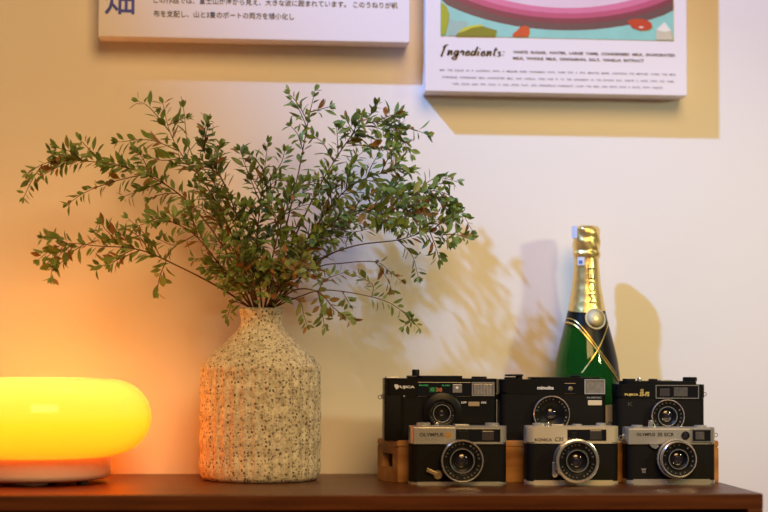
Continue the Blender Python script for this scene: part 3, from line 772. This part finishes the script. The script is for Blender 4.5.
# ================================================================== CAMERAS
class Cam:
    """A still camera: its front plane at y = yf; pixel helpers give points of that plane."""
    def __init__(s, name, label, px0, px1, base, yf, depth, height, end_r=.010):
        s.x0, s.x1 = P(px0, 440, yf).x, P(px1, 440, yf).x
        s.yf, s.d, s.base, s.h, s.er = yf, depth, base, height, end_r
        s.root = tag(empty(name, ((s.x0+s.x1)/2, yf+depth/2, base)), label, 'camera', 'old film cameras in two rows')
        s.o = s.root.location.copy()
    def X(s, px, fwd=0): return P(px, 430, s.yf-fwd).x
    def Z(s, py, fwd=0): return P(560, py, s.yf-fwd).z
    def add(s, name, bm, mat, par=None, smooth=False, sharp=35, label=None):
        bm.transform(Matrix.Translation(-s.o)); o = obj(name, bm, mat, par or s.root, smooth, sharp=sharp)
        if label: o['label'] = label
        return o
    def slab(s, z0, z1, grow=0, bev=.0012, x0=None, x1=None, fgrow=None, er=None):
        """body cross-section with round ends, from z0 to z1"""
        g = grow; x0 = (s.x0 if x0 is None else x0)-g; x1 = (s.x1 if x1 is None else x1)+g
        y0 = s.yf-(g if fgrow is None else fgrow); y1 = s.yf+s.d+g; r = min(er or s.er, (y1-y0)/2-.0005)
        pts = []
        for cx, cy, a0 in ((x1-r, y0+r, -90), (x1-r, y1-r, 0), (x0+r, y1-r, 90), (x0+r, y0+r, 180)):
            for k in range(7): a = R(a0+15*k); pts.append((cx+r*math.cos(a), cy+r*math.sin(a)))
        bm = bmesh.new(); lo = [bm.verts.new((x, y, z0)) for x, y in pts]; hi = [bm.verts.new((x, y, z1)) for x, y in pts]
        bm.faces.new(lo[::-1]); ft = bm.faces.new(hi); n = len(pts)
        for i in range(n): bm.faces.new((lo[i], lo[(i+1) % n], hi[(i+1) % n], hi[i]))
        if bev:
            ed = [e for e in bm.edges if abs(e.verts[0].co.z-e.verts[1].co.z) < 1e-7]
            bmesh.ops.bevel(bm, geom=ed, offset=bev, segments=2, affect='EDGES')
        return bm
    def pbox(s, pxa, pya, pxb, pyb, fwd, back=0, bev=.0006):
        """box drawn on the front: pixel corners, sticking out fwd, sunk back"""
        return BX(s.X(pxa, fwd), s.X(pxb, fwd), s.yf-fwd, s.yf+back, s.Z(pyb, fwd), s.Z(pya, fwd), bev=bev)
    def frame(s, name, pxa, pya, pxb, pyb, t, fwd, mat, par=None):
        bm = bmesh.new(); x0, x1, z0, z1 = s.X(pxa, fwd), s.X(pxb, fwd), s.Z(pyb, fwd), s.Z(pya, fwd); y0, y1 = s.yf-fwd, s.yf+.0002
        for q in ((x0, x1, z1-t, z1), (x0, x1, z0, z0+t), (x0, x0+t, z0+t, z1-t), (x1-t, x1, z0+t, z1-t)): box(bm, q[0], q[1], y0, y1, q[2], q[3])
        return s.add(name, bm, mat, par)
    def text(s, name, st, pxa, pxb, pyt, pyb, fwd, mat, weight=.02, shear=0, par=None):
        bm = bmesh.new(); x0, x1 = s.X(pxa, fwd), s.X(pxb, fwd); z0, z1 = s.Z(pyb, fwd), s.Z(pyt, fwd)
        text_front(bm, st, x0, z0, x1-x0, z1-z0, s.yf-fwd-.0002, weight, shear)
        bm.transform(Matrix.Translation(-s.o)); return raw(name, bm, mat, par or s.root)
    def knob(s, name, px, dy, z0, r, h, mat, knurl=True, par=None):
        x = P(px, 425, s.yf+s.d*dy).x; y = s.yf+s.d*dy
        h *= 1.35
        bm = lathe([(0, z0), (r, z0), (r, z0+h*.85), (r*.92, z0+h), (0, z0+h)], 40, Matrix.Translation((x, y, 0)), (lambda rr, z, a: rr*(1+.03*math.cos(20*a))) if knurl else None)
        return s.add(name, bm, mat, par, True)
    def lug(s, side, py, mat=M_chrome):
        x = s.x1 if side > 0 else s.x0; z = P(560, py, s.yf+s.d/2).z; y = s.yf+s.d*.5
        bm = BX(min(x-.001*side, x+.0025*side), max(x-.001*side, x+.0025*side), y-.002, y+.002, z-.003, z+.003, bev=.0005)
        R_, r_0 = .0022, .0006; n, k = 20, 6; rows = []
        for i in range(n):
            a = 2*math.pi*i/n; c = Vector((x+side*(.003+R_*.55)+R_*math.cos(a), y, z-R_*.4+R_*math.sin(a))); ax = Vector((math.cos(a), 0, math.sin(a)))
            rows.append([bm.verts.new(c+ax*(r_0*math.cos(2*math.pi*j/k))+Vector((0, 1, 0))*(r_0*math.sin(2*math.pi*j/k))) for j in range(k)])
        for i in range(n):
            for j in range(k): bm.faces.new((rows[i][j], rows[(i+1) % n][j], rows[(i+1) % n][(j+1) % k], rows[i][(j+1) % k]))
        return s.add('strap_lug', bm, mat)
    def lens(s, px, py, fwd, r, rim_mat, rim_t=.0016, body_mat=M_black, body_r=None, txt='', mid=None, glass_r=None, txt_r=None, stepped=False, back_rim=None, a0=-75, a1=250):
        """barrel with a bright rim, an engraved inner ring sloping in to the glass"""
        cx, cz = P(px, py, s.yf-fwd).x, P(px, py, s.yf-fwd).z
        k = body_r or r; gr = glass_r or r*.42; y = s.yf
        prof = [(k, -.001), (k, fwd*.35), (k*1.0, fwd*.36), (r, fwd*.42), (r, fwd-.0008), (r-rim_t*.3, fwd), (r-rim_t, fwd), (r-rim_t-.0004, fwd-.0012)]
        barrel = s.add('lens_barrel', flathe([(k, -.001), (k, fwd*.5), (k-.0008, fwd*.52), (min(k, r)-.0008, fwd*.55), (min(k, r)-.0008, fwd*.8), (min(k, r)-.0016, fwd*.8), (min(k, r)-.0016, max(.0003, fwd-.0110)), (0, max(.0003, fwd-.0110))], cx, cz, y), body_mat, smooth=True)
        if back_rim: s.add('focus_ring', lathe([(back_rim-.004, fwd*.30), (back_rim, fwd*.31), (back_rim, fwd*.52), (back_rim-.004, fwd*.53)], 64, Matrix.Translation((cx, y, cz)) @ FRONT, lambda rr, z, a: rr*(1+.012*math.cos(36*a))), M_satin if rim_mat is not M_black else M_black, barrel, smooth=True)
        s.add('lens_rim', flathe([(r-rim_t, fwd*.60), (r, fwd*.60), (r, fwd-.0006), (r-rim_t*.4, fwd), (r-rim_t, fwd-.0002), (r-rim_t, fwd-.0030)], cx, cz, y, 64), rim_mat, barrel, smooth=True)
        ri = r-rim_t; depth_ = .0026
        s.add('name_ring', flathe([(ri, fwd-.0012), (ri*.98, fwd-.0018), (ri*.74, fwd-depth_), (ri*.72, fwd-depth_-.001)], cx, cz, y, 64), M_black, barrel, smooth=True)
        if mid: s.add('inner_rim', flathe([(mid, fwd-depth_-.002), (mid, fwd-depth_+.0006), (mid-.0009, fwd-depth_+.0006), (mid-.0011, fwd-depth_-.002)], cx, cz, y, 64), M_chrome, barrel, smooth=True)
        s.add('inner_cone', flathe([(ri*.73, fwd-depth_-.0008), (gr*1.25, fwd-depth_-.0042), (gr*1.25, fwd-depth_-.0050), (gr, fwd-depth_-.0052)], cx, cz, y, 64), M_black, barrel, smooth=True)
        gp = [(gr*1.02*math.sin(R(t)), fwd-depth_-.0056+gr*.28*math.cos(R(t))) for t in (90, 75, 60, 45, 30, 15)]+[(0, fwd-depth_-.0056+gr*.28)]
        g = s.add('lens_glass', flathe(gp, cx, cz, y, 48), M_lens, barrel, smooth=True)
        s.add('inner_element', flathe([(gr*.5, fwd-depth_-.0056+gr*.26), (gr*.42, fwd-depth_-.0056+gr*.285), (0, fwd-depth_-.0056+gr*.30)], cx, cz, y, 32), M_lens_in, g, smooth=True)
        if txt:
            bm = bmesh.new(); tr0 = txt_r or ri*.86
            ring_text(bm, txt, cx, cz, 0, tr0, ri*.092, a0, a1)
            for v in bm.verts:
                rr = math.hypot(v.co.x-cx, v.co.z-cz); t = (rr-ri*.74)/(ri*.24); v.co.y = y-(fwd-depth_+(depth_-.0018)*max(0, min(1, t)))-.0004
            bm.transform(Matrix.Translation(-s.o)); raw('ring_lettering', bm, M_ring_ink, barrel)
        return barrel

FY = -.2120                                  # fronts of the near row
BYF = -.1625                                 # fronts of the back row
ZB = TOP+CZ

# -- near row, left: silver and black, gold lever
c = Cam('rangefinder_camera', 'silver and black film camera with a gold self timer lever, front row left', 410.7, 507.3, TOP, FY, .032, .073, .010)
zt, zb1, zb0 = c.Z(443.7), c.Z(481), TOP
ztop = c.Z(426.3)
c.add('body', c.slab(TOP+.004, zt, 0, 0), M_leather, smooth=True)
c.add('bottom_plate', c.slab(TOP, TOP+.0045, .0004), M_satin, smooth=True)
tp = c.add('top_plate', c.slab(zt, ztop, .0004, .0016), M_satin, smooth=True)
c.add('front_step', BX(c.X(413.5), c.X(455.5), c.yf-.0020, c.yf+.004, zt, ztop-.0016, bev=.0006), M_satin, tp)
c.add('trim_strip', BX(c.X(413), c.X(503), c.yf-.0026, c.yf, zt-.0003, zt+.0010), M_satin, tp)
c.add('finder_window', c.pbox(456, 428.6, 500.5, 442, .0016), M_window)
c.add('light_sensor', c.pbox(458, 431, 469, 440, .0019), M_plastic)
c.add('viewfinder', c.pbox(482, 431, 494, 440.5, .0020), plain('finder_dim', (.06, .05, .045), .1, coat=.6))
c.text('maker_lettering', 'OLYMPUS', 419.5, 443.5, 433, 436.6, .0021, M_black_ink)
c.text('model_lettering', '35 EC', 425, 437, 438.2, 440.2, .0021, M_grey_ink)
c.add('emblem', flathe([(0, .0022), (.0040, .0022), (.0044, .0016), (.0044, 0)], c.X(448), c.Z(435.3), c.yf), plain('old_gold', (.50, .28, .08), .4, .3), smooth=True, label='round gold emblem')
c.lens(462.6, 461.2, .020, .0258, M_chrome, .0018, txt='OLYMPUS 1:2.8 f=42mm ZUIKO', glass_r=.0085, mid=.0150)
c.knob('rewind_knob', 423.5, .5, ztop, .0085, .0028, M_satin); c.knob('shutter_button', 437, .35, ztop, .0028, .0028, M_chrome, False)
c.add('hot_shoe', BX(c.X(456), c.X(470), c.yf+.008, c.yf+.026, ztop, ztop+.0018, bev=.0004), M_satin)
c.knob('film_speed_dial', 492, .5, ztop, .0085, .0026, M_satin)
lv = c.add('self_timer_lever', flathe([(0, .0032), (.0050, .0030), (.0058, .0020), (.0058, -.0005)], c.X(438), c.Z(474.5), c.yf), M_brass, smooth=True, label='gold self timer lever')
bm = BX(-.0155, 0, -.0014, .0014, -.0026, .0026, bev=.0008); bm.transform(Matrix.Translation((c.X(438), c.yf-.0030, c.Z(474.5))) @ Matrix.Rotation(R(24), 4, 'Y'))
c.add('lever_arm', bm, M_brass, lv)

# -- near row, middle: warm silver, wide chrome lens ring
c = Cam('rangefinder_camera', 'warm silver and black compact film camera with wide chrome lens ring, front row middle', 527.3, 619.3, TOP, FY, .032, .073, .010)
zt, ztop = c.Z(443.5), c.Z(426.3)
c.add('body', c.slab(TOP+.004, zt, 0, 0), M_leather, smooth=True)
c.add('bottom_plate', c.slab(TOP, TOP+.0062, .0005), M_satin2, smooth=True)
tp = c.add('top_plate', c.slab(zt, ztop, .0005, .0016), M_satin2, smooth=True)
c.add('finder_window', c.pbox(567.5, 429, 606.5, 440.8, .0014), M_window)
c.add('viewfinder', c.pbox(590, 430.3, 602, 439.8, .0018), plain('finder_dim', (.05, .045, .04), .1, coat=.6))
c.add('light_sensor', c.pbox(571, 432, 577, 438, .0018), M_plastic)
c.text('maker_lettering', 'KONICA', 535, 552, 438.3, 441.3, .0006, M_black_ink)
c.text('model_lettering', 'C35', 554.5, 563, 437.3, 441.4, .0006, M_black_ink, shear=.2)
c.lens(577.8, 461.3, .022, .0266, M_chrome, .0036, body_mat=M_satin, body_r=.0262, txt='HEXANON 38mm f/2.8 KONICA', glass_r=.0082, mid=.0138)
lv = c.add('self_timer_lever', c.pbox(552.4, 462, 556.0, 474, .0030, bev=.0008), M_satin)
c.add('lever_tip', flathe([(0, .0036), (.0034, .0034), (.0038, .0024), (.0038, -.0003)], c.X(554.6), c.Z(474.5), c.yf), M_chrome, lv, smooth=True)
c.knob('rewind_knob', 539, .5, ztop, .0080, .0026, M_satin); c.knob('shutter_button', 548, .35, ztop, .0028, .0032, M_chrome, False)
c.add('hot_shoe', BX(c.X(553), c.X(565), c.yf+.008, c.yf+.026, ztop, ztop+.0018, bev=.0004), M_satin)
c.knob('wind_dial', 577, .6, ztop, .0060, .0016, M_satin); c.knob('film_counter', 601, .5, ztop, .0062, .0026, M_satin)
c.lug(1, 440)

# -- near row, right: silver with round window and chrome-ringed viewfinder
c = Cam('rangefinder_camera', 'silver and black film camera with small round window and lever, front row right', 627, 716, TOP, -.2040, .031, .070, .009)
zt, ztop = c.Z(444.2), c.Z(427.3)
c.add('body', c.slab(TOP+.004, zt, 0, 0), M_leather, smooth=True)
c.add('bottom_plate', c.slab(TOP, TOP+.0068, .0004), M_satin, smooth=True)
tp = c.add('top_plate', c.slab(zt, ztop, .0004, .0016), M_satin, smooth=True)
c.add('front_step', BX(c.X(628), c.X(689.5), c.yf-.0018, c.yf+.004, zt-.0002, ztop-.0016, bev=.0006), M_satin, tp)
c.add('viewfinder', c.pbox(692.5, 429.8, 710.5, 441.3, .0012), M_window)
c.frame('viewfinder_frame', 691.6, 429.0, 711.6, 442.2, .0012, .0022, M_chrome)
c.add('finder_glass', c.pbox(695.5, 431.5, 704.5, 439.6, .0016), M_finder)
rw = c.add('round_window', flathe([(.0050, .0018), (.0052, .0030), (.0040, .0032), (.0036, .0022), (0, .0022)], c.X(685), c.Z(435.2), c.yf), M_black, smooth=True)
c.add('window_glass', flathe([(.0036, .0022), (.002, .0026), (0, .0028)], c.X(685), c.Z(435.2), c.yf), M_lens_in, rw, smooth=True)
c.text('maker_lettering', 'OLYMPUS', 636.5, 655, 432.8, 435.9, .0020, M_black_ink, par=None)
c.text('model_lettering', '35 ECR', 657.5, 674, 432.6, 436.2, .0020, M_black_ink)
lvr = c.add('self_timer_lever', prism([(c.X(648), c.Z(443.4)), (c.X(656), c.Z(443.2)), (c.X(658.5), c.Z(446)), (c.X(655), c.Z(449)), (c.X(651), c.Z(447))], c.yf-.0036, c.yf), M_chrome)
c.add('badge', c.pbox(640.5, 468, 646.8, 473.2, .0004, bev=0), M_black); c.text('badge_mark', 'W', 641, 646.4, 468.3, 471, .0006, M_grey_ink); c.text('badge_mark', 'X', 641.6, 645.8, 471.2, 473, .0006, M_grey_ink)
c.lens(679.2, 459.4, .021, .0222, M_chrome, .0016, txt='ZUIKO 1:2.8 f=42mm', glass_r=.0080, mid=.0125, body_mat=M_black, body_r=.0240, back_rim=.0245)
c.knob('rewind_knob', 637, .5, ztop, .0070, .0018, M_satin); c.knob('shutter_button', 650.5, .35, ztop, .0030, .0062, M_chrome, False)
c.knob('wind_dial', 700, .55, ztop, .0075, .0016, M_satin)
c.lug(1, 434); c.lug(-1, 437)

# -- back row, left: black auto-focus compact with flash and green print
c = Cam('compact_camera', 'black compact film camera with green print and rectangular flash, back row left', 384.5, 497.5, ZB, BYF, .040, .078, .008)
z1, z2 = c.Z(379), c.Z(377)
c.add('body', c.slab(ZB, z1, 0, .0015), M_black, smooth=True)
tp = c.add('top_plate', c.slab(z1-.001, c.Z(376.4), -.001, .0012, x0=c.X(416), x1=c.X(464)), M_black, smooth=True)
c.knob('shutter_button', 415.5, .5, z1-.0005, .0048, .0085, M_black, False); 
c.add('button_collar', BX(c.X(408), c.X(423), c.yf+.008, c.yf+.026, z1-.0005, z1+.0034, bev=.0012), M_black)
c.add('wind_lever', BX(c.X(386.5), c.X(400), c.yf+.006, c.yf+.030, z1-.0005, z1+.0018, bev=.0008), M_satin)
c.knob('rewind_knob', 479, .55, z1-.0005, .0095, .0022, M_black)
c.add('grip', c.pbox(384.8, 396, 401, 441, .0045, bev=.0015), M_leather, smooth=True)
c.add('grip_strip', c.pbox(403, 399, 421, 441, .0012, bev=.0005), M_leather)
fw_ = c.add('finder_window', c.pbox(417.3, 382.5, 471, 397, .0012), M_window)
c.add('viewfinder', c.pbox(452.5, 384.5, 462, 393, .0016), plain('bright_finder', (.22, .21, .19), .12, coat=.6), fw_)
c.add('viewfinder_glass', flathe([(0, .0026), (.0016, .0024), (.0021, .0014)], c.X(456.7), c.Z(388.2), c.yf), M_white_ink, fw_, smooth=True)
c.text('panel_lettering', 'AUTO FOCUS', 418.5, 428, 385.0, 386.6, .0014, M_green_ink, .05, par=fw_); c.text('panel_lettering', 'FLASH', 442, 449.5, 385.0, 386.6, .0014, M_green_ink, .03, par=fw_)
c.add('green_patch', c.pbox(429, 387.4, 437, 392.6, .0015, bev=0), M_greenlens, fw_)
c.text('green_symbol', 'G', 430.5, 434, 388.3, 391.6, .0017, M_green_ink, .03, par=fw_); c.text('panel_number', '38', 436, 442, 388.2, 392, .0017, M_red_ink, .03, par=fw_)
c.text('maker_lettering', 'FUJICA', 397.5, 414.5, 386.2, 389.4, .0005, M_white_ink, .04)
c.add('emblem', prism([(c.X(394.2), c.Z(385)), (c.X(397.8), c.Z(385)), (c.X(397.8), c.Z(389)), (c.X(396), c.Z(390)), (c.X(394.2), c.Z(387))], c.yf-.0006, c.yf), M_white_ink, label='small white maker emblem')
c.add('indicator', flathe([(0, .0008), (.0010, .0008), (.0012, 0)], c.X(404), c.Z(396.6), c.yf), M_grey_ink)
fl = c.add('flash', c.pbox(473.2, 384, 493, 395, .0008), M_flash)
c.frame('flash_frame', 471.8, 382.4, 494.4, 396.2, .0014, .0018, plain('grey_frame', (.25, .24, .22), .35), fl)
for k in range(6): c.add('flash_rib', BX(c.X(474.5+k*3.1), c.X(474.9+k*3.1), c.yf-.0016, c.yf-.0008, c.Z(394.2), c.Z(384.8)), M_grey_ink, fl)
c.add('switch', c.pbox(468.2, 402.0, 479.5, 406.5, .0020), plain('aged_beige_plastic', (.36, .27, .15), .5), label='beige slide switch')
c.text('switch_lettering', 'OFF', 461, 466.5, 401.7, 403.8, .0003, M_white_ink, .03); c.text('switch_lettering', 'ON', 481, 486, 401.7, 403.8, .0003, M_white_ink, .03)
c.add('lens_mount', flathe([(.0245, -.0005), (.0245, .004), (.0225, .005), (0, .005)], c.X(442), c.Z(412.6), c.yf), M_black, smooth=True)
c.lens(442.3, 413.5, .0115, .0178, M_black, .0016, txt='FUJINON LENS 1:2.8 f=38mm', glass_r=.0065, mid=.0112)
c.lug(-1, 397, M_grey_ink); c.lug(1, 397, M_black)

# -- back row, middle: black with flash at the right, big lens ring
c = Cam('compact_camera', 'black compact film camera with flash above a beige badge, back row middle', 500.8, 606.8, ZB, BYF, .040, .078, .008)
z1 = c.Z(379.5)
c.add('body', c.slab(ZB, c.Z(394), 0, .0006), M_leather, smooth=True)
c.add('top_plate', c.slab(c.Z(394), z1, .0006, .0018), M_black, smooth=True)
c.add('raised_deck', c.slab(z1-.001, c.Z(377.4), -.002, .001, x0=c.X(530), x1=c.X(604)), M_black, smooth=True)
c.knob('rewind_knob', 511, .5, z1-.0005, .0085, .0022, M_black); c.add('rewind_crank', BX(c.X(507), c.X(525), c.yf+.012, c.yf+.022, z1+.0035, z1+.0062, bev=.001), M_black)
c.knob('crank_post', 519, .45, z1-.0005, .0042, .0050, M_black)
c.knob('shutter_button', 575.5, .4, c.Z(377.8), .0070, .0024, M_black)
c.text('maker_lettering', 'minolta', 537.2, 553.8, 386.0, 389.6, .0009, M_white_ink, .035)
rw = c.add('round_window', c.pbox(564, 383, 576, 394, .0012), M_window)
c.add('window_glass', flathe([(0, .0022), (.0022, .0020), (.0030, .0012)], c.X(570.6), c.Z(388.6), c.yf), M_brass, rw, smooth=True)
fl = c.add('flash', c.pbox(585.5, 380.2, 604.2, 393, .0010), M_flash)
c.frame('flash_frame', 584.6, 379.2, 605.2, 394.0, .0013, .0020, M_grey_ink, fl)
c.text('flash_lettering', 'HI-MATIC', 587, 601.5, 396.6, 398.4, .0003, M_grey_ink, .02)
c.add('badge', c.pbox(588, 400.2, 602, 405.2, .0008), M_beige, label='beige badge')
c.lens(551.9, 414.4, .0115, .0232, M_chrome, .0014, txt='MINOLTA LENS 1:2.8 f=38mm', glass_r=.0072, mid=None)
c.add('sensor', flathe([(0, .0022), (.0022, .002), (.0025, 0)], c.X(593), c.Z(436), c.yf), M_black, smooth=True)
c.lug(-1, 397, M_black)

# -- back row, right: black with gold lettering and chrome framed window
c = Cam('rangefinder_camera', 'black film camera with gold lettering and chrome framed window, back row right', 617, 705.3, ZB, BYF+.002, .034, .076, .008)
z1 = c.Z(384)
c.add('body', c.slab(ZB, c.Z(398), 0, .0006), M_leather, smooth=True)
c.add('top_plate', c.slab(c.Z(398), z1, .0006, .0016), M_black, smooth=True)
c.add('raised_deck', c.slab(z1-.001, c.Z(380.7), -.002, .001, x0=c.X(622), x1=c.X(700)), M_black, smooth=True)
c.knob('rewind_knob', 629, .5, c.Z(381), .0080, .0022, M_black); c.knob('shutter_button', 639.5, .4, c.Z(381), .0030, .0032, M_chrome, False)
c.knob('shutter_dial', 653, .5, c.Z(381), .0055, .0022, M_black); c.add('hot_shoe', BX(c.X(662), c.X(674), c.yf+.006, c.yf+.024, c.Z(381), c.Z(381)+.002, bev=.0004), M_satin)
c.knob('wind_lever_hub', 690, .5, c.Z(381), .0088, .0040, M_black)
c.text('maker_lettering', 'FUJICA', 624.8, 638.5, 393.2, 396.0, .0009, M_gold_ink, .04)
c.text('model_lettering', '35-FS', 639.5, 649.2, 391.6, 396.0, .0009, M_gold_ink, .03, shear=.1); c.text('model_lettering', 'G', 640.5, 643.5, 388.8, 391.2, .0009, M_gold_ink, .03)
fw_ = c.add('finder_window', c.pbox(657, 385.5, 698, 397.6, .0010), M_window)
c.frame('window_frame', 655.8, 384.6, 699.2, 398.4, .0011, .0020, M_chrome, fw_)
c.add('viewfinder', c.pbox(674, 387, 688, 396, .0014), M_finder, fw_); c.add('rangefinder_spot', c.pbox(660, 388, 670, 396, .0014), plain('finder_dim', (.06, .05, .045), .1, coat=.6), fw_)
c.text('embossed_mark', 'K', 628, 633, 402, 406, .0003, plain('faint_emboss', (.05, .04, .03), .5))
c.lens(668.3, 416.4, .0115, .0212, M_chrome, .0013, txt='FUJINON 1:2.8 f=38mm', glass_r=.0078, mid=.0125)
c.lug(1, 393)
